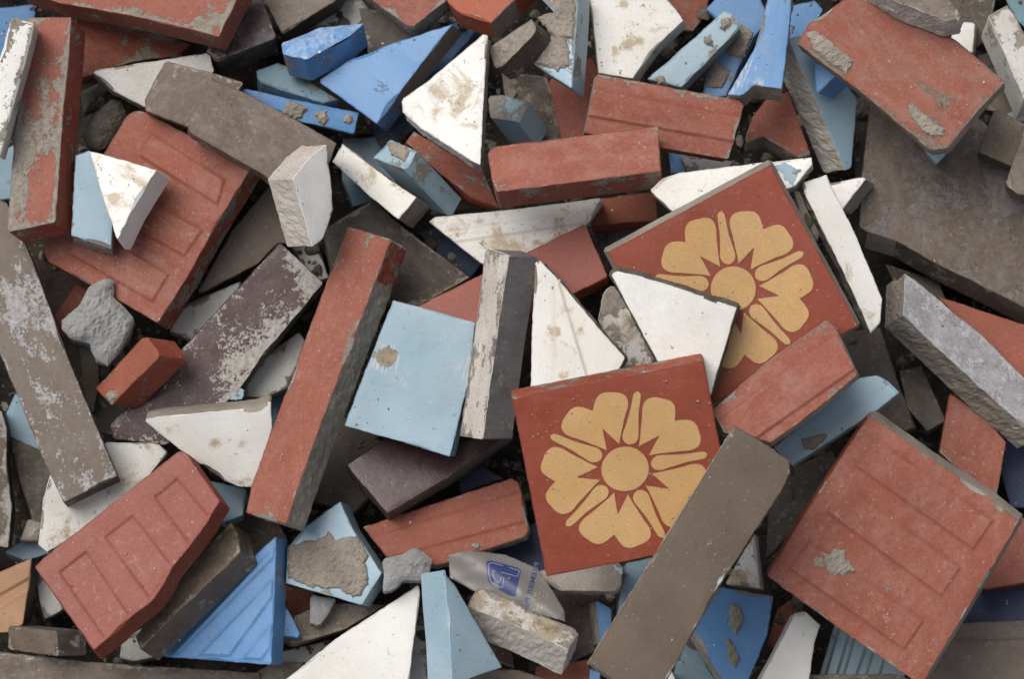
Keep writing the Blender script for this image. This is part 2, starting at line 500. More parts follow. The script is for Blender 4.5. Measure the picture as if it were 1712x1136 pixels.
    faces.append(tuple((nrg - 1) * N_ + i for i in range(N_))); midx.append(1)
    if inlay:
        im = len(mats); mats.append(make_mat('buff', seed, dust=.02, film=.22, pits=.6, bump=.6, stain=.10))
        q = poly_inlay = parse(inlay)
        def uvpx(u, v):            # u, v in -1..1, v towards the tile's own top edge
            fu, fv = (u + 1) / 2, (1 - v) / 2
            A, B, C_, D = [np.array(z) for z in q]
            return (A * (1 - fu) + B * fu) * (1 - fv) + (D * (1 - fu) + C_ * fu) * fv
        for shape in flower_shapes():
            st = len(verts)
            for u, v in shape:
                w = .35 * mnoise.noise((u * 9, v * 9, seed))
                x, y = uvpx(u, v); verts.append(loc(hit(x + w, y + w, n, p0) + n * 1.1))
            faces.append(tuple(range(st, len(verts)))); midx.append(im)
    nm = name or NAMES.get(kind, 'mortar_lump')
    o = link_mesh(nm, verts, faces, mats, midx)
    if wear:
        ca = o.data.color_attributes.new('wear', 'FLOAT_COLOR', 'POINT')
        buf = np.zeros((len(verts), 4), np.float32)
        for k_, v_ in wear.items(): buf[k_, :3] = v_
        ca.data.foreach_set('color', buf.ravel())
    M = Matrix(((ux[0], uy[0], n[0], org[0] * S), (ux[1], uy[1], n[1], org[1] * S), (ux[2], uy[2], n[2], org[2] * S), (0, 0, 0, 1)))
    o.matrix_world = M
    o['label'] = label; o['category'] = cat
    g = group or GROUPS.get(nm)
    if g: o['group'] = g
    # orient faces
    import bmesh
    bm = bmesh.new(); bm.from_mesh(o.data)
    bm.normal_update()
    nfix = [f for f in bm.faces]
    # the closed body is consistent by construction; flip all when the big face looks down
    body = bm.faces[:] 
    bm.faces.ensure_lookup_table()
    bmesh.ops.recalc_face_normals(bm, faces=body)
    for f in bm.faces:
        if f.material_index >= 2 and inlay and f.normal.z < 0: f.normal_flip()
    bm.to_mesh(o.data); bm.free()
    for i, pt in enumerate(patches):
        pk, ps = ('mortar', pt) if isinstance(pt, str) else pt
        patch(o, pk, parse(ps), n, p0, loc, seed + i)
    THINGS[label] = (o, n, p0)
    return o

def patch(o, pk, pp, n, p0, loc, seed, h=5.0):
    if area2(pp) < 0: pp = pp[::-1]
    rp, _ = resample(pp, 2.2, 4.2, seed, {})
    flat = pk != 'mortar'
    gvs, gfs, gd = gridfill(rp, 3.4)
    verts, faces = [], []
    for (x, y), dd in zip(gvs, gd):
        w = mnoise.noise((x * .12, y * .12, seed)) + .7 * mnoise.noise((x * .33, y * .33, seed))
        z = .45 if flat else (-.2 + (h + 1.0) * (1 - math.exp(-dd / 1.6)) * (.75 + .42 * w))
        z += .5
        verts.append(loc(hit(x, y, n, p0) + n * (z if dd > .05 or flat else -.4)))
    faces = [tuple(f) for f in gfs]
    m = make_mat(pk, round(seed % 4), dust=0 if pk == 'mortar' else .2)
    c_ = link_mesh('mortar_patch' if pk == 'mortar' else 'glaze_patch', verts, faces, [m], [0] * len(faces), o)
    return c_

def catmull(pts, sub=6, closed=False, sharp=()):
    out = []
    n = len(pts)
    for i in range(n - 1):
        p1, p2 = np.array(pts[i]), np.array(pts[i + 1])
        pm = np.array(pts[i - 1]) if i > 0 and i not in sharp else p1
        pp = np.array(pts[i + 2]) if i + 2 < n and (i + 1) not in sharp else p2
        for q in range(sub):
            f = q / sub
            out.append(.5 * ((2 * p1) + (-pm + p2) * f + (2 * pm - 5 * p1 + 4 * p2 - pp) * f * f + (-pm + 3 * p1 - 3 * p2 + pp) * f ** 3))
    out.append(np.array(pts[-1]))
    return out

def flower_shapes():
    half = [(0, 81), (11.5, 43.5), (20, 55), (29, 66), (43, 83), (56, 98), (59.5, 112), (53, 123), (42, 130), (31, 135.5), (20, 135), (11.5, 129), (4, 121), (0, 116)]
    right = catmull(half, 5, sharp=(0, 1))
    heart = right + [np.array([-x, y]) for x, y in right[::-1]][1:-1]
    td = [(0, 43), (8, 46.5), (12.6, 54), (13, 62), (10.8, 75), (8.2, 92), (7, 108), (6.6, 124), (5.2, 133), (0, 137.5)]
    tr = catmull(td, 5)
    tear = tr + [np.array([-x, y]) for x, y in tr[::-1]][1:-1]
    disc = [np.array([39 * math.cos(a), 39 * math.sin(a)]) for a in np.linspace(0, 2 * math.pi, 49)[:-1]]
    out = [[(x / 160, y / 160) for x, y in disc]]
    for k in range(5):
        for shp, off in ((tear, 19), (heart, 55)):
            a = -math.radians(off + 72 * k); ca, sa = math.cos(a), math.sin(a)
            out.append([((x * ca - y * sa) / 160, (x * sa + y * ca) / 160) for x, y in shp])
    return out
def wrapper():
    """thin printed plastic sheet, bulging between the tiles"""
    poly = parse('750,930 790,922 845,928 898,950 925,990 944,1025 945,1042 880,1024 790,988 752,966')
    fr = plan(poly, (0, 2), 6, 0, 40)
    zc = settle(poly, fr, 6, 0, dome=10)
    n = fr.n; p0 = np.array([0, 0, F]) + ray(*fr.c) * (F - zc)
    R = np.array([[1, 0, 0], np.cross(n, [1, 0, 0]), n]); 
    ux = np.array([1, 0, 0]) - n * n[0]; ux /= np.linalg.norm(ux); uy = np.cross(n, ux); R = np.array([ux, uy, n])
    def loc(p): return R @ (p - p0) * S
    ax = np.array([.84, .54]); nx = np.array([-.54, .84])
    def sheet(x, y, dh=0.0):
        v = (np.array([x, y]) - fr.c) @ nx
        h = 11 * math.exp(-(v / 26) ** 2) - 4 + 1.2 * mnoise.noise((x * .05, y * .05, 3))
        return loc(hit(x, y, n, p0) + n * (h + dh))
    film = plain_mat('clear_plastic', (.215, .198, .182), .28)
    film.node_tree.nodes['Principled BSDF'].inputs['Alpha'].default_value = .82
    navy = plain_mat('navy_print', (.035, .045, .14), .35)
    pale = plain_mat('pale_print', (.33, .36, .48), .35)
    orange = plain_mat('orange_print', (.55, .36, .17), .4)
    import bmesh
    bm = bmesh.new()
    rp, _ = resample(poly, 4, .3, 3.0, {})
    vs = [bm.verts.new((x, y, 0)) for x, y in rp]
    f = bm.faces.new(vs)
    # cut into a grid so that the sheet can bulge
    for k in range(-26, 27):
        for d_ in (nx, ax):
            g_ = bm.verts[:] + bm.edges[:] + bm.faces[:]
            q = fr.c + d_ * k * 4
            bmesh.ops.bisect_plane(bm, geom=g_, plane_co=(q[0], q[1], 0), plane_no=(d_[0], d_[1], 0))
    for v in bm.verts: v.co = Vector(sheet(v.co.x, v.co.y))
    bmesh.ops.recalc_face_normals(bm, faces=bm.faces[:])
    me = bpy.data.meshes.new('plastic_wrapper'); bm.to_mesh(me); bm.free()
    me.materials.append(film); me.polygons.foreach_set('use_smooth', [True] * len(me.polygons))
    o = bpy.data.objects.new('plastic_wrapper', me); COL.objects.link(o)
    so = o.modifiers.new('thickness', 'SOLIDIFY'); so.thickness = .0002; so.offset = -1
    o.matrix_world = Matrix(((ux[0], uy[0], n[0], p0[0] * S), (ux[1], uy[1], n[1], p0[1] * S), (ux[2], uy[2], n[2], p0[2] * S), (0, 0, 0, 1)))
    o['label'] = 'crumpled clear plastic wrapper with navy print seen from behind'; o['category'] = 'wrapper'
    def sub(name, polys, mat, dh):
        bm = bmesh.new()
        for pp in polys:
            bm.faces.new([bm.verts.new((x, y, 0)) for x, y in pp])
        for k in range(-26, 27):
            q = fr.c + nx * k * 4
            bmesh.ops.bisect_plane(bm, geom=bm.verts[:] + bm.edges[:] + bm.faces[:], plane_co=(q[0], q[1], 0), plane_no=(nx[0], nx[1], 0))
        for v in bm.verts: v.co = Vector(sheet(v.co.x, v.co.y, dh))
        me = bpy.data.meshes.new(name); bm.to_mesh(me); bm.free(); me.materials.append(mat)
        c = bpy.data.objects.new(name, me); COL.objects.link(c); c.parent = o
        return c
    def z(s_): return [(730 + float(a.split(',')[0]) / 7.1, 900 + float(a.split(',')[1]) / 7.1) for a in s_.split()]
    def stroke(pts, w):
        out = []
        for a, b in zip(pts, pts[1:]):
            a, b = np.array(a), np.array(b); d = b - a; d /= np.linalg.norm(d); q = np.array([-d[1], d[0]]) * w / 2
            a = a - d * w * .3; b = b + d * w * .3
            out.append([tuple(a + q), tuple(b + q), tuple(b - q), tuple(a - q)])
        return out
    # emblem: navy panel with rounded corners and a pale letter P in outline, mirrored because it shows through from behind
    sub('printed_emblem', [z('590,310 610,285 650,280 800,315 960,355 995,380 1000,410 975,520 950,620 935,710 860,690 740,630 650,575 615,530 595,430')], navy, .9)
    lines = stroke(z('960,470 985,395 800,340 650,305 615,330 618,440 640,530 700,575 780,605 800,485'), .9) + stroke(z('960,470 800,430 670,405 668,450 690,510 740,545 770,480'), .9)
    sub('emblem_outline', lines, pale, 1.3)
    cu = bpy.data.curves.new('lettering', 'FONT'); cu.body = 'PREMIER Po'; cu.size = 1.0; cu.offset = .015
    to = bpy.data.objects.new('lettering', cu); COL.objects.link(to)
    bpy.context.view_layer.update()
    tm = bpy.data.meshes.new_from_object(to.evaluated_get(bpy.context.evaluated_depsgraph_get()))
    bpy.data.objects.remove(to)
    xs = [v.co.x for v in tm.vertices]; wdt = max(xs) - min(xs)
    st_, en_ = np.array([730 + 1190 / 7.1, 900 + 290 / 7.1]), np.array([730 + 1065 / 7.1, 900 + 835 / 7.1])
    dd = (en_ - st_); L_ = np.linalg.norm(dd); dd /= L_; up = np.array([-dd[1], dd[0]])   # letters lean to the far side: mirrored
    if up[0] > 0: up = -up
    for v in tm.vertices:
        q = st_ + dd * (v.co.x - min(xs)) / wdt * L_ + up * (v.co.y * 12.0 - 4)
        v.co = Vector(sheet(q[0], q[1], .9))
    tm.materials.clear(); tm.materials.append(navy)
    c = bpy.data.objects.new('lettering', tm); COL.objects.link(c); c.parent = o
    rnd = random.Random(4)
    dots = []
    for r_ in range(4):
        for k in range(12):
            x, y = 730 + (1185 + r_ * 38 - k * 4 + r_ * 4) / 7.1, 900 + (560 + k * 27 + r_ * 28) / 7.1
            if rnd.random() < .25 or y > 1022: continue
            a = rnd.random() * 1.5 + .5
            dots.append([(x, y), (x + a * 1.3, y + .5), (x + a * 1.1, y + a + .5), (x - .2, y + a)])
    sub('orange_print', dots, orange, .9)
# ------------------------------------------------------------------ the ground under the pile
gm = make_mat('dirt', 3.0, dust=.2, film=.1, bump=3)
gv, gf = [], []
GN = 60
for iy in range(GN + 1):
    for ix in range(GN + 1):
        x, y = (ix / GN - .5) * 1.6, (iy / GN - .5) * 1.3
        rim = max(abs(x) / S - 856 - 90, abs(y) / S - 568 - 90, 0)  # unseen bank, added round the pile to block low light from the sides
        gv.append((x, y, -.006 + min(.045, rim * S * .9) + .006 * mnoise.fractal((x * 18, y * 18, 2), 1, 2, 4)))
for iy in range(GN):
    for ix in range(GN):
        a = iy * (GN + 1) + ix
        gf.append((a, a + 1, a + GN + 2, a + GN + 1))
g = link_mesh('ground', gv, gf, [gm], [0] * len(gf)); g['kind'] = 'structure'

# ------------------------------------------------------------------ tiles, lowest first
# --- deep pieces seen in the gaps
T('royal', '-25,15 62,6 52,62 -10,112', (2, 8), 'royal blue scrap behind the white bar in the top left corner', d=.05)
T('lblue', '-30,268 22,243 60,300 20,332 -20,336', (0, 6), 'pale blue corner under the mortar-smeared red bar at the left edge', d=.05)
T('maroon', '48,428 82,438 150,470 130,520 96,545 66,505', (0, 8), 'shaded maroon tile in the gap under the corner of the panelled red tile', d=.05)
T('lblue', '8,698 26,658 85,695 95,762 58,752 14,730', (-3, 5), 'pale blue sliver showing beside the long scuffed taupe bar at the left edge', d=.05)
T('lblue', '7,924 66,888 110,900 85,926 40,938', (2, 6), 'pale blue sliver between the tan ridged tile and the white piece', d=.08)
T('dbrown', '16,738 30,736 64,751 100,800 80,882 56,876 38,822', (-3, 5), 'dull pinkish brown tile beside the lower end of the scuffed taupe bar', d=.1, film=.5, name='brown_tile')
T('mortar', '33,904 48,868 78,880 66,905', (0, 4), 'small mottled grey lump above the pale blue sliver by the left edge', t=30, dome=6, cat='mortar lump')
T('whited', '60,958 110,955 130,1003 104,1021 76,1035 66,1006', (-3, 6), 'shaded white piece under the pointed end of the panelled red tile', d=.1)
T('whited', '205,1070 240,1050 262,1100 222,1107 200,1101', (0, 5), 'small shaded white piece under the end of the thick brown bar', d=.1)
T('red', '120,28 240,44 320,74 300,92 220,104 137,130 118,100', (-4, 14), 'dusty dark red tile in the shade below the big red slab', d=.25, film=.5, dscale=40, rough=.8)
T('dbrown', '520,690 620,705 660,790 590,860 500,830', (2, 6), 'dark brown tile in the gap between the long red bar and the glossy maroon tile', d=.1, film=.2)
T('navy', '790,905 905,872 925,960 850,962', (0, 6), 'shade-darkened blue tile in the gap between the wrapper and the front flower tile', d=.02, film=.05)
T('dbrown', '1478,440 1570,470 1600,560 1540,560', (0, 6), 'dark brown scrap in the gap between the huge slab and the lime-crusted white bar', d=.1, film=.2)
T('dbrown', '380,860 450,850 480,900 430,960 400,920', (2, 5), 'dark brown scrap in the gap beside the end of the thick brown bar', d=.1, film=.2)
T('navy', '1660,740 1745,700 1745,850 1690,850', (0, 5), 'shade-darkened blue scrap in the gap at the right edge above the panelled red tile', d=.05, film=.05)
T('dbrown', '170,640 260,600 300,650 200,730 150,720', (2, 5), 'dark brown scrap in the gap beneath the small clean red block', d=.12, film=.2)
T('dbrown', '1425,170 1465,150 1470,300 1430,310', (0, 5), 'dark brown scrap in the gap between the grey-edged blue triangle and the huge slab', d=.1, film=.2)
T('whited', '515,40 560,-5 600,-5 625,25 610,60 540,62', (2, 6), 'dirty white piece in the shade behind the chipped blue block', d=.35)
T('dbrown', '600,12 645,18 700,62 668,96 615,90', (2, 6), 'dark brown scrap with a pale line between the blue block and the red tile', d=.1)
T('navy', '618,200 690,190 696,214 656,246 634,254', (0, 6), 'shade-darkened blue scrap below the corner of the big blue triangle', d=.05)
T('dbrown', '838,118 915,128 938,200 938,242 880,236 845,172', (0, 8), 'dusty dark brown tile beneath the taupe block and pale blue kite', d=.4, film=.5)
T('teal', '573,232 627,228 665,300 645,335 590,345 572,300', (0, 8), 'shaded teal tile behind the narrow white bar', d=.15)
T('navy', '698,388 738,378 806,440 785,466 742,434', (0, 5), 'shade-darkened blue scrap in the gap left of the long white triangle', d=.05, film=.05)
T('red', '1103,-25 1188,-22 1181,22 1159,52 1122,50', (-2, 6), 'dusty red corner behind the large white kite at the top', d=.2, film=.5)
T('royal', '753,40 778,32 798,50 742,114 700,132', (5, 8), 'blue strip under the pointed tip of the big blue triangle', d=.1)
T('dbrown', '1570,-25 1668,-25 1654,62 1632,80 1600,20', (0, 6), 'dark brown tile deep in the shade beside the upright white piece', d=.1)
T('teal', '1668,-25 1735,-25 1735,64 1700,34', (0, 4), 'teal scrap in the top right corner', d=.1)
T('taupe', '1634,92 1655,86 1702,160 1692,194 1650,184 1640,150', (-2, 6), 'narrow shaded taupe scrap below the upright white piece', d=.2, film=.4)
T('royal', '1320,10 1362,0 1376,16 1352,60 1335,100 1316,90', (0, 6), 'blue scrap tucked behind the corner of the large red tile', d=.1)
T('maroon', '985,385 1070,375 1056,404 1010,462', (0, 6), 'dark maroon scrap in the gap beside the pinkish red bar', d=.02)
T('red', '988,334 1096,320 1100,368 990,378', (0, 10), 'dark red bar in the gap under the horizontal red bar', d=.03, film=.05)
T('royal', '1118,252 1142,256 1160,290 1122,290', (0, 4), 'tiny blue scrap under the ridged red tile', d=.02)
T('whited', '1136,258 1226,270 1215,284 1150,288', (0, 4), 'thin greyish white strip under the ridged red tile', d=.1)
T('mortar', '1328,318 1352,328 1376,382 1366,400 1340,364', (0, 4), 'grey lump beside the flower tile beneath the narrow white bar', t=30, dome=6, cat='mortar lump')
T('teal', '448,668 476,652 472,704 455,718', (0, 4), 'small dark teal scrap beside the long red bar', d=.05)
T('red', '468,978 526,990 536,1016 486,1034 468,1012', (0, 6), 'shaded red scrap under the mortar-covered pale blue tile', d=.1)
T('whited', '466,1092 556,1070 518,1108 470,1114', (0, 5), 'thin white piece below the corner of the ridged blue triangle', d=.05)
T('navy', '765,792 800,777 842,800 770,826', (0, 4), 'shade-darkened blue scrap under the glossy maroon tile', d=.02)
T('whited', '688,1046 710,1048 718,1145 682,1152', (0, 5), 'grey-white strip between the white point and the tall pale blue piece', d=.08)
T('maroon', '920,985 1002,990 1004,1084 960,1108 892,1102', (0, 6), 'dark maroon tile in the gap beside the plastic wrapper', d=.08)
T('maroon', '788,1016 806,1034 858,1098 860,1120 820,1106 798,1062', (-3, 5), 'shiny dark maroon scrap beside the dirty white wedge', d=.1)
T('dbrown', '1395,556 1472,548 1502,640 1531,716 1500,724 1436,684', (4, 6), 'dark brown tile in the gap below the end of the narrow white bar', d=.05)
T('dbrown', '1503,620 1540,612 1582,704 1550,722 1518,684', (2, 5), 'smaller dark brown tile in the gap under the lime-crusted white bar', d=.1)
T('dbrown', '1318,786 1392,752 1404,790 1330,884 1280,936 1284,860', (0, 6), 'dark brown tile in the gap between the plain taupe bar and large red tile', d=.05, film=.3)
T('navy', '1606,985 1745,965 1745,1050 1600,1050', (0, 6), 'shade-darkened blue tile in the shaded gap at the right edge', d=.02, film=.02)
T('red', '1283,1078 1300,1018 1330,998 1342,1022 1302,1088', (0, 5), 'dark red scrap in the gap behind the small white wedge', d=.1)
T('teal', '1134,1086 1156,1070 1200,1145 1122,1152', (0, 5), 'shaded teal tile under the end of the plain taupe bar', d=.02)
T('red', '896,1114 984,1103 992,1152 892,1152', (0, 5), 'red tile at the bottom edge under the plain taupe bar', d=.05)
T('royal', '986,1118 1004,1126 1002,1152 984,1152', (0, 4), 'narrow blue sliver at the bottom edge beside the plain taupe bar', d=.02)
T('white', '1121,1118 1130,1140 1108,1146', (0, 4), 'tiny white point at the bottom edge beside the plain taupe bar', d=.02)
T('white', '1588,62 1612,36 1630,38 1626,88 1598,80', (5, 4), 'small clean white piece between the brown block and the large red tile', d=.02)
T('whited', '1586,234 1632,222 1626,248 1610,254', (0, 4), 'tiny white corner below the large red tile', d=.02)
T('whited', '1678,194 1728,164 1728,206 1702,202', (0, 4), 'thin white sliver at the right edge', d=.1)
T('whited', '484,407 530,403 549,464 534,470 508,442', (0, 5), 'white scrap below the upright white block', d=.05)

# --- lower layer
MINZ[0] = 50
T('dmortar', '136,152 165,138 180,150 177,178 140,188', (0, 6), 'charcoal grey lump in the shade under the white triangle', t=34, dome=10, cat='mortar lump')
T('taupe', '330,488 390,383 450,312 480,366 492,408 465,406 430,442 340,488', (0, 8), 'plain taupe tile beneath the panelled red tile', d=.08, film=.35, dcol=(.19,.15,.115))
T('whited', '284,553 312,508 404,470 384,512 322,569', (0, 6), 'white strip between the panelled red tile and the speckled maroon slab', d=.15, stain=.2)
T('whited', '402,662 440,600 500,555 510,570 482,648 440,666', (0, 6), 'speckled white piece beside the long red bar', d=.12, stain=.2)
T('red', '126,474 160,490 135,565 94,550 91,530', (-3, 5), 'narrow red piece behind the glittering grey lump', d=.03)
T('brown', '132,570 152,567 166,600 166,640 158,684 149,692 139,640', (2, 6), 'dark wooden splinter standing beside the small red block', t=26, stretch=6, d=.05, name='wood_splinter', cat='wood splinter', group='', js=2)
T('brown', '-30,690 3,687 12,716 11,770 20,850 14,916 -30,912', (6, 2), 'weathered brown tile seen edge-on at the left edge', d=.35, dcol=(.3,.27,.24))
T('tan', '-30,974 0,957 53,934 50,970 38,1045 14,1058 -30,1062', (14, -3), 'tan ridged tile at the left edge', d=.02, film=.1, bars=['-28,1008 54,962 52,986 -28,1036'], barh=-3)
T('brown', '14,1047 95,1056 95,1098 12,1087', (48, -1), 'small brown block in the bottom left corner', d=.05, film=.3)
T('maroon', '400,-32 430,-27 463,63 362,103 344,86', (5, 24), 'maroon tile beside the big red slab at the top', d=.14, film=.4, dcol=(.3,.27,.26))
T('taupe', '425,-30 580,-30 560,2 472,56', (8, 15), 'pale taupe tile at the top edge beside the maroon one', d=.1, film=.5)
T('teal', '428,118 465,104 492,114 528,142 566,166 540,172 470,150 432,136', (1, 24), 'shaded teal bar below the chipped blue block', d=.15)
T('whited', '156,121 163,116 350,88 358,118 300,190 240,178 190,152', (-2, 6), 'white triangle with its point sticking out from the brown tile', d=.03, sd=.3)
T('royal', '1180,15 1205,-12 1262,-22 1287,30 1260,62 1237,108 1214,160 1172,166 1190,90 1215,50', (2, 8), 'royal blue tile with two thick mortar patches at the top', d=.12,
  patches=['1236,40 1262,53 1246,95 1230,97 1214,92', '1196,96 1220,122 1206,150 1178,144'])
T('red', '916,134 990,94 1002,125 978,242 938,234', (6, 8), 'narrow red tile wedged under the pale blue kite', d=.05)
T('lblue', '815,160 840,158 885,169 868,204 820,196', (32, 42), 'mortar-spotted pale blue block beside the large white triangle', t=72, d=.4, es={}, sd=.05)
T('dbrown', '560,480 540,383 624,333 662,370 786,464 700,512 640,508', (-3, 6), 'ridged brown tile behind the long red bar', d=.15, film=.3, ridge=8, rang=.1, name='brown_tile', cat='tile')
T('brown', '1455,173 1560,178 1640,198 1765,330 1765,545 1712,515 1640,478 1563,440 1500,404 1452,389 1437,380 1441,290', (-7, 26), 'huge dark brown slab with a chipped edge at the right', d=.16, film=.75, dcol=(.17,.145,.13), sp='1660,300,70,.7 1480,330,60,.4 1560,330,60,.3', dscale=45, es={8: 'mortar'}, span=60)
T('lblue', '1538,224 1592,240 1582,258 1565,275 1550,256', (-2, 4), 'pale blue tip poking out below the large red tile', d=.02)
T('brown', '1663,180 1716,208 1698,282 1636,254', (-3, 8), 'square brown tile lying on the huge brown slab', d=.05, film=.45)
T('taupe', '1680,309 1690,280 1712,214 1745,220 1745,332 1702,325', (-2, 9), 'taupe tile at the right edge on the huge brown slab', d=.1, film=.4, ridge=12)
T('red', '1566,495 1740,552 1745,660 1640,572', (-2, 6), 'plain red tile in the shade of the huge brown slab', d=.03, film=.1)
T('red', '1588,658 1640,690 1682,740 1666,830 1640,816 1570,757', (-3, 5), 'plain red tile below the lime-crusted white bar', d=.08, film=.35)
T('red', '1696,870 1745,858 1745,970 1647,986 1636,976', (0, 6), 'plain red tile under the edge of the large panelled red tile', d=.05, film=.3)
T('taupe', '1565,1044 1712,1038 1745,1040 1745,1170 1540,1170', (0, 5), 'taupe tile with a groove in the bottom right corner', d=.14, film=.4, dcol=(.18,.145,.13), bars=['1560,1072 1760,1066 1760,1180 1535,1180'])
T('lblue', '1396,1042 1470,1085 1512,1116 1512,1152 1363,1152', (2, 6), 'ridged pale blue tile at the bottom edge under the large red tile', d=.12, film=.3, stain=.2, barh=5,
  bars=['1402,1048 1422,1060 1396,1150 1372,1150', '1428,1064 1452,1078 1428,1150 1402,1150', '1460,1084 1482,1098 1468,1150 1440,1150'])
T('taupe', '1325,1129 1500,1128 1528,1140 1532,1165 1318,1165', (0, 4), 'thin taupe strip lying along the bottom edge', d=.25)
T('lblue', '1048,942 1092,932 1062,1000 1032,1034 1038,985', (-6, 6), 'grey-blue piece beneath the upper half of the plain taupe bar', d=.2, film=.4)
T('white', '1212,978 1245,920 1262,893 1268,960 1272,986 1245,982', (6, 3), 'dirty white wedge between the plain taupe bar and the large red tile', d=.1, stain=.4)
T('royal', '996,1003 1023,1019 1022,1060 1003,1078', (-12, 3), 'blue sliver beside the lower end of the plain taupe bar', d=.02, s='mortar')
T('taupe', '468,1068 491,1031 520,1019 560,1010 645,1012 580,1052 490,1080', (-2, 5), 'dusty taupe bar below the mortar-covered pale blue tile', d=.3, film=.5)
T('mortar', '426,1126 455,1110 510,1108 475,1148 428,1152', (0, 5), 'rough mortar lump at the bottom edge beside the white point', t=40, dome=6, cat='mortar lump')
T('brown', '-30,1085 0,1091 158,1108 328,1119 433,1126 440,1165 -30,1165', (0, 4), 'long brown bar lying along the bottom left edge', d=.12, film=.5, scratch=.2, rough=.4)
T('taupe', '792,1121 800,1115 870,1122 915,1137 910,1165 785,1165', (-3, 3), 'small taupe bar end at the bottom edge', d=.1, stretch=3)

# --- middle layer
MINZ[0] = 85
T('taupe', '277,101 357,122 408,138 392,160 315,213 243,185 242,166 255,140', (0, 5), 'brown square end of tile between white triangle and taupe tile', d=.15, film=.45, dcol=(.30,.25,.21), name='brown_tile')
T('dmortar', '140,225 158,190 185,164 203,170 212,190 192,225 172,252 147,246', (0, 8), 'dark grey lump with white crumbs beside the panelled red tile', t=40, dome=9, cat='mortar lump')
T('royal', '410,148 500,168 600,188 592,224 502,203 455,182 400,153', (3, 3), 'narrow royal blue bar with three mortar spots', d=.06, stretch=3,
  patches=['470,190 478,172 500,172 515,180 506,196 490,200', '525,186 548,186 552,198 543,212 530,202', '575,196 588,192 594,202 586,208 574,205'])
T('red', '575,-40 762,-32 745,2 690,45 680,42 610,-8', (8, 16), 'mortar-edged red tile at the top above the blue triangle', d=.35, film=.5, s='mortar', dscale=40)
T('orange', '740,-34 905,-44 862,-2 821,38 766,20 747,2', (10, 26), 'bright orange-red tile at the top edge', d=.08, film=.12, es={2: 'mortar'}, s='orange')
T('royal', '531,135 584,99 647,75 742,44 758,39 711,98 664,160 630,207', (17, 14), 'large royal blue triangle with a mortar strip along one side', d=.05, sp='635,145,22,.6 580,125,18,.5 630,95,14,.4', stretch=3, film=.15, ridge=7, rang=1.57, es={4: 'mortar', 5: 'mortar'})
T('royal', '470,71 500,60 535,45 590,40 608,38 584,60 540,84 512,99 473,90', (9, 35), 'chipped royal blue block with a whitened broken top', d=.1, film=.9, dcol=(.42,.44,.5), sd=.35, dome=5)
T('red', '679,238 692,219 810,290 834,347 790,332 735,290', (-8, 9), 'dark red bar underneath the large white triangle', d=.15, film=.3, stretch=3)
T('lblue', '623,264 650,230 697,253 679,284', (74, 78), 'pale blue block with a mortar cap below the white triangle', t=122, span=60, d=.05, sd=.32,
  patches=['647,238 668,238 691,254 674,272 655,262'])
T('lblue', '888,-22 967,-22 963,53 956,148 893,107 920,60 925,20', (19, 17), 'pale blue kite half covered in mortar at the top', d=.3, sd=.2, dscale=50,
  patches=['898,30 925,20 962,-15 962,64 930,66 915,50', '894,104 925,64 950,58 954,110 935,120 910,112'])
T('brown', '817,78 888,31 897,45 893,57 840,110 824,114', (24, 19), 'thick mortar-grey block beside the white triangle', d=.7, film=.6, name='taupe_tile')
T('white', '985,-22 1100,-22 1137,25 1142,34 1096,78 1058,131 1000,122 993,50', (3, 9), 'large white kite with brown water spots at the top', d=.03, flare=4, stain=.15, stn='1024,35,9,.5 1026,60,8,.7 1028,85,8,.7 1027,100,7,.7 1046,80,10,.7 1073,65,12,.6 1043,8,9,.6 1045,114,9,.7', film=.06, pits=.6)
T('lblue', '1210,17 1222,21 1238,46 1139,146 1095,135 1082,132 1170,55', (4, 9), 'pale blue bar with rusty chips along its upper edge', d=.12, film=.35, stretch=3,
  patches=['1206,28 1217,26 1222,40 1213,52 1203,44', '1176,60 1196,66 1192,80 1172,70', '1092,130 1106,126 1120,140 1098,142'])
T('lblue', '1318,66 1347,58 1434,165 1424,281 1413,285 1370,180', (-36, 4), 'grey-edged pale blue triangle under the royal blue wedge', d=.02, s='palem', film=.1)
T('royal', '1361,100 1382,94 1412,110 1396,128 1363,158', (26, 10), 'bright blue corner under the large red tile', d=.02)
T('red', '1258,195 1285,160 1318,153 1355,257 1333,263 1275,228 1247,240', (-3, 15), 'red piece with a mortar-grey broken edge in the shadow', d=.1, s='mortar')
T('royal', '1290,-27 1326,-27 1318,60 1307,148 1262,142 1240,160 1216,158 1262,80', (-1, 21), 'tall royal blue wedge with a mortar foot', d=.15, film=.3, s='mortar', stretch=3, scratch=.35, dscale=50)
T('red', '997,123 1237,167 1244,176 1218,267 1110,248 978,222', (-5, 5), 'ridged red tile across the top of the horizontal red bar', d=.12, film=.5, es={5: 'mortar'}, bars=['960,140 1280,202 1264,246 950,190'])
T('whited', '1652,26 1684,8 1694,22 1722,70 1740,150 1712,166 1678,85', (-13, 34), 'upright white piece with a mortar stain near the corner', d=.15, stain=.2, s='whited')
T('red', '1425,-12 1384,18 1352,38 1333,73 1440,155 1556,252 1585,248 1640,180 1681,137 1600,68 1500,8', (3, 9), 'large dusty red tile with two oblong mortar strips', d=.16, film=.6, dcol=(.19,.15,.12), s='mortar', dscale=30, stretch=2.6, js=1.2,
  patches=['1343,53 1362,50 1395,74 1428,103 1417,124 1384,104 1360,85', '1515,174 1530,176 1580,215 1578,232 1550,226 1520,195'])
T('brown', '1450,-27 1572,-27 1613,30 1582,36 1500,5', (-3, 24), 'brown block with a lime-grey side on the large red tile', d=.25, film=.5, s='palem', rough=.35)
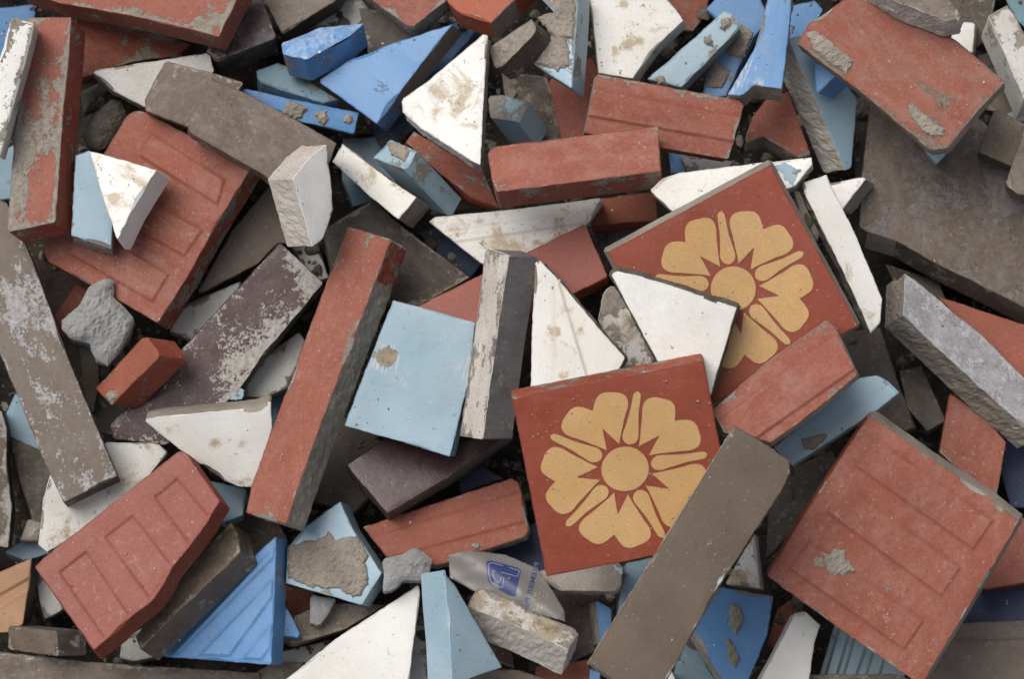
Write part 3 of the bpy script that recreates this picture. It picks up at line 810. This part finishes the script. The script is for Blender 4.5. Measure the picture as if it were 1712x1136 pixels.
T('white', '717,371 726,363 862,350 1004,331 1008,338 985,372 930,430 850,445 806,442', (2, 4), 'long white triangle with brown specks below the horizontal red bar', d=.02, stain=.35, film=.12, pits=.8, barh=1.0,
  bars=['690,396 1040,344 1030,368 700,416'])
T('red', '815,252 830,244 1100,210 1105,286 830,321 822,300', (4, 26), 'horizontal red bar in the upper middle', d=.05, film=.5, s='red', stretch=3, sd=.3)
T('white', '572,240 600,262 650,300 696,330 666,367 620,330 555,270', (24, 16), 'narrow white bar with a brown broken end', d=.03, stain=.25, s='mortar', es={}, film=.12)
T('red', '228,184 241,186 420,281 359,380 314,462 264,541 193,499 80,438 71,418 174,256 211,193', (18, 14), 'red tile with raised panels beneath the small white triangle', d=.04, film=.5, s='redbody', sd=.5, span=55,
  bars=['378,300 365,345 232,262 252,220', '341,385 309,431 165,352 190,300', '285,459 256,508 112,424 140,372'])
T('grey', '104,535 132,512 148,480 174,466 190,468 190,497 206,512 225,534 217,560 200,590 180,612 160,600 150,575 120,568 103,550', (2, 6), 'big glittering pale grey mortar lump near the left edge', t=44, dome=9, cat='mortar lump', pits=.9)
T('lblue', '126,260 152,250 190,340 186,416 119,394', (4, 13), 'rippled pale blue tile on the panelled red tile', d=.02, film=.2, s='mortar', ridge=6, rang=.6)
T('taupe', '354,129 420,160 500,203 563,240 540,300 470,318 440,292 318,222 314,210 333,165', (-3, 7), 'plain taupe rectangle with white specks at the upper left', d=.02, film=.6, dcol=(.24,.195,.165), pits=.4)
T('white', '489,298 520,262 547,241 552,290 559,350 540,400 522,413', (-39, 1), 'upright white block with a mortar-crusted side', t=60, d=.06, film=.25, s='palem', sd=.2, span=170)
T('maroon', '468,405 541,473 440,596 404,647 330,720 275,745 190,735 183,712 309,578 440,435', (3, 7), 'long maroon slab speckled with lime', d=.07, speck=.4, film=.15, dcol=(.36,.33,.29), dscale=120, sp='505,440,34,1.0 525,485,34,.9 470,540,45,.6 430,600,50,.75 390,640,40,.6 385,560,30,.5 300,700,70,.35 470,600,60,.5', patches=[('lblue', '383,667 397,650 411,653 404,668')], span=50)
T('red', '159,649 237,565 246,564 266,591 264,600 200,663 185,678', (44, 6), 'small clean red block on the maroon slab', t=60, d=.02, film=.08, patches=['174,663 184,652 196,651 199,663 186,677'])
T('pink', '690,516 975,375 980,378 1017,463 962,490 800,566 730,582', (5, 12), 'smooth pinkish red bar beneath the upright lime-crusted bar', d=.0, film=.06, pits=.1)
T('red', '606,882 725,843 856,800 867,808 884,886 878,898 730,947 655,942', (5, 6), 'grooved red bar below the glossy maroon tile', d=.03, film=.22, s='mortar', barh=1.2,
  bars=['570,914 900,812 910,866 590,952'], patches=['786,912 800,906 806,916 793,922'])
T('maroon', '578,779 640,735 760,740 860,721 750,800 648,859', (2, 13), 'glossy maroon tile below the square pale blue tile', d=.0, film=.08, rough=.3)
T('whited', '180,740 250,741 267,744 280,757 230,820 120,900 79,924 64,911 72,835 85,790 140,760', (2, 4), 'white piece under the end of the scuffed taupe bar', d=.04, stain=.3, film=.1)
T('lblue', '344,803 412,818 406,862 375,874 338,842', (2, 9), 'pale blue corner beside the lower end of the long red bar', d=.05)
T('taupe', '-62,440 -25,322 12,340 53,432 118,610 196,797 106,841 71,766 34,674 0,592', (7, 10), 'long scuffed taupe bar with lime streaks at the left edge', d=.06, speck=.38, film=.12, scratch=.0, ang=1.57, stretch=2, dscale=60, sp='25,490,60,.7 55,540,55,.7 70,600,40,.4 75,680,45,.45 115,720,45,.45 140,790,40,.5', dcol=(.34,.32,.30), s='dbrown')
T('white', '240,703 268,697 430,682 453,671 455,715 430,815 400,815 372,803 300,752', (1, -14), 'white triangle with a mortar top edge beside the long red bar', d=.015, stain=.08, stn='362,742,14,1.0 405,742,14,1.0 300,718,20,.5 395,795,30,.5', film=.05, s='mortar', js=1.2)
T('whited', '1000,535 1010,487 1025,476 1060,530 1098,602 1092,622 1042,628', (0, 5), 'mottled white piece between the two white triangles', d=.2, sp='1015,500,25,.6 1060,590,30,.5', lift=70, stain=.3, name='white_tile')
T('white', '1086,318 1106,298 1140,288 1270,272 1357,263 1358,275 1330,310 1250,342 1125,354', (3, 8), 'white triangle with a blue glaze spot behind the upper flower tile', d=.03, stain=.15, film=.15,
  patches=[('lblue', '1293,276 1312,272 1340,286 1326,311 1312,302')])
T('white', '1375,308 1441,296 1448,299 1409,349 1388,347', (14, 10), 'small white triangle behind the narrow white bar', d=.02, s='mortar', stain=.1)
T('clayred', '1017,421 1288,275 1435,545 1164,691', (-2, -2), 'flower tile lying higher up, partly covered by a white triangle', t=50, flare=7, d=.01, film=.08, b=1.0, j=.3, chip=.4, js=1.0, inlay='1017,421 1288,275 1435,545 1164,691', pits=.25, span=50)
T('lblue', '1294,748 1436,632 1466,628 1485,638 1504,657 1462,690 1325,779', (1, 4), 'pale blue bar with one mortar spot beside the ridged red piece', d=.04, film=.2, stretch=3, lift=170,
  patches=['1335,732 1355,730 1378,725 1386,729 1359,754 1346,754'])
T('red', '1190,688 1285,605 1383,536 1397,548 1434,627 1365,685 1288,742 1245,728 1210,725', (0, 3), 'short grooved red piece resting on the corner of a flower tile', d=.08, film=.6, flare=4, s='mortar', js=1.0, bars=['1160,732 1412,548 1450,606 1225,764'])
T('white', '1341,306 1382,292 1430,392 1475,500 1472,540 1456,558 1410,455 1349,332', (-7, 3), 'narrow clean white bar beside the upper flower tile', d=.02, stain=.12, film=.04, s='mortar')
T('greyw', '1513,457 1530,468 1642,560 1735,654 1735,734 1640,650 1560,575 1510,527', (-31, 18), 'lime-crusted grey-white bar at the right edge', t=62, d=.34, speck=.35, dscale=110, film=.6, dcol=(.40,.385,.385), stain=.3, s='mortar')

# --- upper layer
MINZ[0] = 110
T('white', '149,253 158,254 262,284 238,322 219,354 196,402 172,330', (17, 14), 'small white triangle lying on the pale blue and red tiles', d=.03, sd=.02, flare=5, stain=.25, stn='190,285,26,.5 190,335,12,.6 225,300,18,.4', film=.06, s='white', es={5: 'mortar', 6: 'mortar'})
T('red', '45,28 119,28 116,80 106,185 98,300 93,370 88,373 11,389 18,300 24,225 34,132', (24, 20), 'upright red bar smeared with grey mortar at the left', d=.5, dscale=28, film=.3, stretch=1.6, s='redbody', sd=.3)
T('white', '18,31 28,29 58,39 40,112 25,165 0,262 -32,240 -8,120', (8, 8), 'narrow white bar with mortar blotches in the top left corner', d=.33, dscale=42, film=.1, b=4)
T('red', '40,-60 430,-60 400,-8 366,61 300,45 238,30 170,17 100,5 30,-18', (14, 23), 'big red slab spotted with mortar in the top left', d=.14, dscale=38, film=.25, s='red', sd=.25, stretch=1.5, sp='290,12,70,.35 370,25,35,.3 210,12,30,.35 130,0,40,.45')
T('white', '807,57 816,58 812,106 803,276 790,270 703,214 673,187 671,166 716,135', (5, 13), 'large white triangle in the upper middle beside the blue triangle', d=.02, stain=.2, film=.1, s='mortar', es={4: 'whited', 5: 'whited'}, pits=.7, stn='760,165,28,.25 715,150,12,.5')
T('lblue', '507,884 569,839 589,884 618,928 638,959 605,1013 578,1005 478,976 480,915', (14, 4), 'pale blue tile covered by a large mortar patch', d=.04, film=.1, sd=.2,
  patches=['481,915 510,903 534,900 549,889 563,904 598,896 617,931 613,945 618,979 606,996 589,1002 571,989 526,985 482,971'])
T('grey', '639,935 674,927 692,915 705,922 722,935 718,960 705,971 674,971 658,987 640,990 642,960', (0, 5), 'angular pale grey mortar lump on the grooved red bar', t=36, dome=7, cat='mortar lump')
T('grey', '519,995 561,1003 549,1026 534,1048 518,1042', (1, 4), 'small grey mortar chip below the mortar-covered pale blue tile', t=26, dome=5, cat='mortar lump')
T('royal', '472,1008 486,1028 501,1060 498,1068 472,1064', (2, 3), 'small blue chip beside the ridged blue triangle', t=34, d=.02)
T('mortar', '900,955 1030,938 1041,949 1039,980 1030,990 938,989 914,975', (2, 5), 'mortar-faced tile under the lower edge of the front flower tile', d=0, s='mortar', name='pale_blue_tile', patches=[('lblue', '1024,944 1040,950 1039,962 1030,956')])
T('lblue', '657,502 725,520 795,540 783,640 752,764 680,742 576,712 610,620', (9, 1), 'square pale blue tile with a small brown mortar stain', d=.015, chip=.4, film=.3, stain=.06, pits=.4, scratch=.12, sp='642,604,24,1.15 655,590,14,.6', dcol=(.27,.215,.15))
T('palem', '811,419 820,416 852,427 829,570 807,736 768,729 780,650 795,540', (46, 1), 'upright lime-crusted slate bar in the centre', t=62, d=.15, film=.3, s='slate', sd=.25, stretch=5, name='taupe_tile')
T('white', '894,438 903,436 928,462 1004,552 1045,598 1040,610 1020,640 960,700 886,690 889,560', (6, 1), 'white triangle standing beside the lime-crusted slate bar', d=.02, stain=.08, stn='928,555,12,1.0 970,550,7,.8 945,628,8,1.0', film=.05, s='mortar', bars=['924,470 936,470 990,650 928,660'])
T('white', '1022,460 1030,453 1063,460 1150,487 1232,515 1187,665 1140,680 1098,602', (0, -3), 'white triangle lying on the upper flower tile', d=.02, flare=5, stain=.05, film=.08, s='dmortar', bump=2.2)
W_SLOT = 1
wrapper()
T('whited', '782,1011 800,981 860,1005 880,1020 925,1037 961,1048 968,1060 950,1088 860,1045 790,1019', (-10, 40), 'dirty white wedge with brown stains on its broken edge by the wrapper', t=62, d=.25, stain=.6, s='palem', sd=.3)
T('lblue', '743,953 762,980 840,1117 800,1130 756,1150 752,1070 746,1005', (-38, 5), 'tall pale blue piece pointing up between white point and wrapper', t=62, d=.06, film=.4, span=150, pits=.8, sd=.03)
T('white', '692,984 700,978 702,995 694,1060 680,1168 440,1168 560,1070', (2, 3), 'large clean white point at the bottom edge', d=.01, stain=.05, film=.03, pits=.5)
T('royal', '462,896 460,965 453,1113 380,1107 272,1099 430,926', (19, 1), 'ridged royal blue triangle in the lower left', d=.015, scratch=.12, film=.12, barh=1.2, bars=['452,920 461,912 459,935 300,1096 284,1096', '458,965 457,1000 385,1100 330,1098', '456,1040 454,1085 438,1106 404,1104'])
T('brown', '386,872 396,890 402,923 234,1087 226,1064 330,930', (28, 20), 'thick brown bar beside the ridged blue triangle', d=.12, film=.45, sd=.25, dcol=(.30,.25,.20), s='brown', rough=.4)
T('pink', '298,755 309,755 368,839 356,857 346,876 317,915 288,950 275,976 256,1005 217,1034 195,1058 172,1075 157,1088 58,949 72,934', (12, 12), 'broken red tile with raised panels in the lower left', d=.0, film=.2, flare=5, s='redbody', es={13: 'redbody', 14: 'mortar', 15: 'mortar'}, sd=.05, js=1.0, span=55, barh=-2.0,
  bars=['144,920 217,1028 174,1071 96,957', '222,860 287,944 249,1003 172,898', '296,798 350,862 316,912 255,832'])
T('red', '581,378 654,400 629,468 592,562 549,676 517,762 478,878 411,858 420,812 512,562 557,441', (28, 13), 'long red bar standing between the white triangle and square blue tile', d=.05, sp='600,400,50,.3 570,590,30,.2 470,840,40,.3', film=.28, s='mortar', es={1: 'redbody'}, stretch=3)
T('royal', '1205,982 1293,998 1283,1062 1240,1168 1215,1150 1158,1058', (-9, 4), 'royal blue tile with a trail of mortar at the bottom', d=.05, scratch=.12, film=.1, s='mortar', ridge=6, rang=.3,
  patches=['1222,1010 1236,1012 1243,1030 1240,1052 1228,1064 1218,1048', '1210,1066 1222,1068 1230,1085 1238,1106 1228,1126 1216,1097'])
T('white', '1346,1023 1372,1046 1361,1078 1350,1165 1255,1168 1300,1085 1330,1026', (-8, 3), 'white wedge at the bottom edge beside the large panelled red tile', d=.04, stain=.08, film=.05)
T('red', '1447,704 1458,697 1560,770 1660,836 1704,872 1642,980 1540,1148 1400,1050 1282,964 1340,868 1400,775', (3, -6), 'large red tile with faint raised panels at the lower right', d=.04, sp='1430,930,60,.35 1470,980,60,.3 1310,955,30,.3 1390,890,35,.3 1500,1090,40,.25 1610,985,40,.2', film=.4, flare=6, s='mortar', es={7: 'redbody', 8: 'redbody', 9: 'redbody', 10: 'redbody'}, js=1.2, span=55, barh=1.3, pits=.3,
  bars=['1466,734 1662,872 1628,922 1430,782', '1414,812 1608,950 1574,1000 1380,858', '1352,905 1546,1040 1512,1090 1318,952'],
  patches=['1370,922 1384,927 1392,919 1415,920 1414,934 1432,955 1409,966 1384,964 1380,945'])
T('clayred', '856,666 1176,604 1234,903 914,965', (-2, -12), 'front flower tile with its corner under the taupe bar', t=50, flare=1.5, d=.01, sp='938,940,22,.55 912,915,10,.4', film=.06, b=1.2, j=.3, chip=.4, js=1.0, s='redbody', sd=.35, inlay='856,666 1176,604 1234,903 914,965', pits=.25, span=50)
T('brown', '1229,712 1280,743 1320,771 1321,791 1306,822 1200,985 1140,1092 1098,1170 1040,1150 983,1110 1100,920', (-3, 3), 'plain taupe bar lying across the front flower tile', d=.0, film=.07, dcol=(.13,.10,.075), name='taupe_tile', chip=.5, pits=.3, scratch=.06, bump=1.6, s='mortar', rough=.6)
# ------------------------------------------------------------------ loose grit lying on the tiles and in the gaps
rnd = random.Random(11)
import bmesh
def grit(name, count, rmin, rmax, mats, seed, zmax=1e9, label='fine mortar grit and dust crumbs lying over the tiles', p0=.8):
    rnd = random.Random(seed)
    verts, faces, mi = [], [], []
    ico = [(0, 0, 1), (.89, 0, .45), (.28, .85, .45), (-.72, .53, .45), (-.72, -.53, .45), (.28, -.85, .45), (.72, .53, -.45), (-.28, .85, -.45), (-.89, 0, -.45), (-.28, -.85, -.45), (.72, -.53, -.45), (0, 0, -1)]
    icf = [(0, 1, 2), (0, 2, 3), (0, 3, 4), (0, 4, 5), (0, 5, 1), (1, 6, 2), (2, 7, 3), (3, 8, 4), (4, 9, 5), (5, 10, 1), (6, 7, 2), (7, 8, 3), (8, 9, 4), (9, 10, 5), (10, 6, 1), (7, 6, 11), (8, 7, 11), (9, 8, 11), (10, 9, 11), (6, 10, 11)]
    for _ in range(count):
        # crumbs come in loose drifts
        for _t in range(400 if zmax < 1e8 else 40):
            px, py = rnd.uniform(-20, 1732), rnd.uniform(-20, 1156)
            if HMAP[int((py - GY0) / GS), int((px - GX0) / GS)] > zmax: continue
            if zmax < 1e8: break
            if mnoise.noise((px * .012, py * .012, seed)) + .5 * mnoise.noise((px * .05, py * .05, seed)) > rnd.uniform(-.3, .6): break
        i, j = int((px - GX0) / GS), int((py - GY0) / GS)
        z = HMAP[j, i]
        r = rmin * (rmax / rmin) ** (rnd.random() ** 2.2)
        p = np.array([0, 0, F]) + ray(px, py) * (F - z)
        st = len(verts)
        sq = [rnd.uniform(.7, 1.3), rnd.uniform(.7, 1.3), rnd.uniform(.5, .9)]
        for v in ico:
            k = r * rnd.uniform(.5, 1.35)
            verts.append(((p[0] + v[0] * k * sq[0]) * S, (p[1] + v[1] * k * sq[1]) * S, (p[2] + v[2] * k * sq[2] + r * .2) * S))
        m = 0 if rnd.random() < p0 else rnd.randrange(len(mats))
        for f in icf: faces.append(tuple(st + q for q in f)); mi.append(m)
    o = link_mesh(name, verts, faces, mats, mi)
    o['kind'] = 'stuff'; o['label'] = label
grit('mortar_grit', 1800, .45, 2.2, [make_mat('mortar', 1.0, film=.2), make_mat('white', 1.0, film=.1), make_mat('dmortar', 1.0, film=.1), make_mat('red', 1.0)], 5)
grit('rubble_crumbs', 420, 2, 13, [make_mat('dmortar', 2.0, film=.2), make_mat('mortar', 2.0, film=.1), make_mat('brown', 2.0), make_mat('dbrown', 2.0)], 9, 62,
     'coarse rubble crumbs filling the dark gaps between the tiles', .7)

# the heap goes on outside the picture: one loose mass of more broken tiles round the photographed part
rnd = random.Random(23)
ks = ['red', 'red', 'pink', 'white', 'whited', 'lblue', 'royal', 'taupe', 'taupe', 'brown', 'maroon', 'mortar']
rm = [make_mat(k, 7.0 + i, dust=.2, film=.3) for i, k in enumerate(ks)]
rv, rf, ri = [], [], []
made = 0
while made < 420:
    px, py = rnd.uniform(-560, 2272), rnd.uniform(-560, 1696)
    out = max(-px, px - W, -py, py - H)
    if out < 125 or out > 540: continue
    made += 1
    a, b_, c_ = rnd.uniform(55, 105), rnd.uniform(40, 75), 27
    shape = [(-a, -b_), (a, -b_), (a, b_), (-a, b_)] if rnd.random() < .7 else [(-a, -b_), (a, -b_ * .9), (-a * rnd.uniform(.2, 1), b_ * 1.3)]
    shape = [(x * rnd.uniform(.85, 1.0), y * rnd.uniform(.85, 1.0)) for x, y in shape]
    R_ = (Matrix.Rotation(rnd.uniform(0, 6.28), 3, 'Z') @ Matrix.Rotation(rnd.uniform(-.4, .4), 3, 'X') @ Matrix.Rotation(rnd.uniform(-.4, .4), 3, 'Y'))
    z0 = rnd.uniform(60, 190)
    mi_ = rnd.randrange(len(rm)); st = len(rv); K = len(shape)
    for ins, zz in ((.95, c_), (1, c_ - 3), (1, -c_)):
        for x, y in shape:
            p = R_ @ Vector((x * ins, y * ins, zz)) + Vector((px - CX, -(py - CY), z0))
            rv.append(tuple(p * S))
    rf.append(tuple(st + q for q in range(K))); ri.append(mi_)
    for r_ in (0, 1):
        for q in range(K):
            q2 = (q + 1) % K
            rf.append((st + r_ * K + q, st + (r_ + 1) * K + q, st + (r_ + 1) * K + q2, st + r_ * K + q2)); ri.append(mi_)
    rf.append(tuple(st + 2 * K + q for q in reversed(range(K)))); ri.append(mi_)
o = link_mesh('tile_rubble', rv, rf, rm, ri); o['kind'] = 'stuff'; o['label'] = 'rest of the heap of broken tiles around the close part'
print('max height', HMAP.max(), 'mean', HMAP[50:330, 50:470].mean(), 'pieces', COUNT[0])
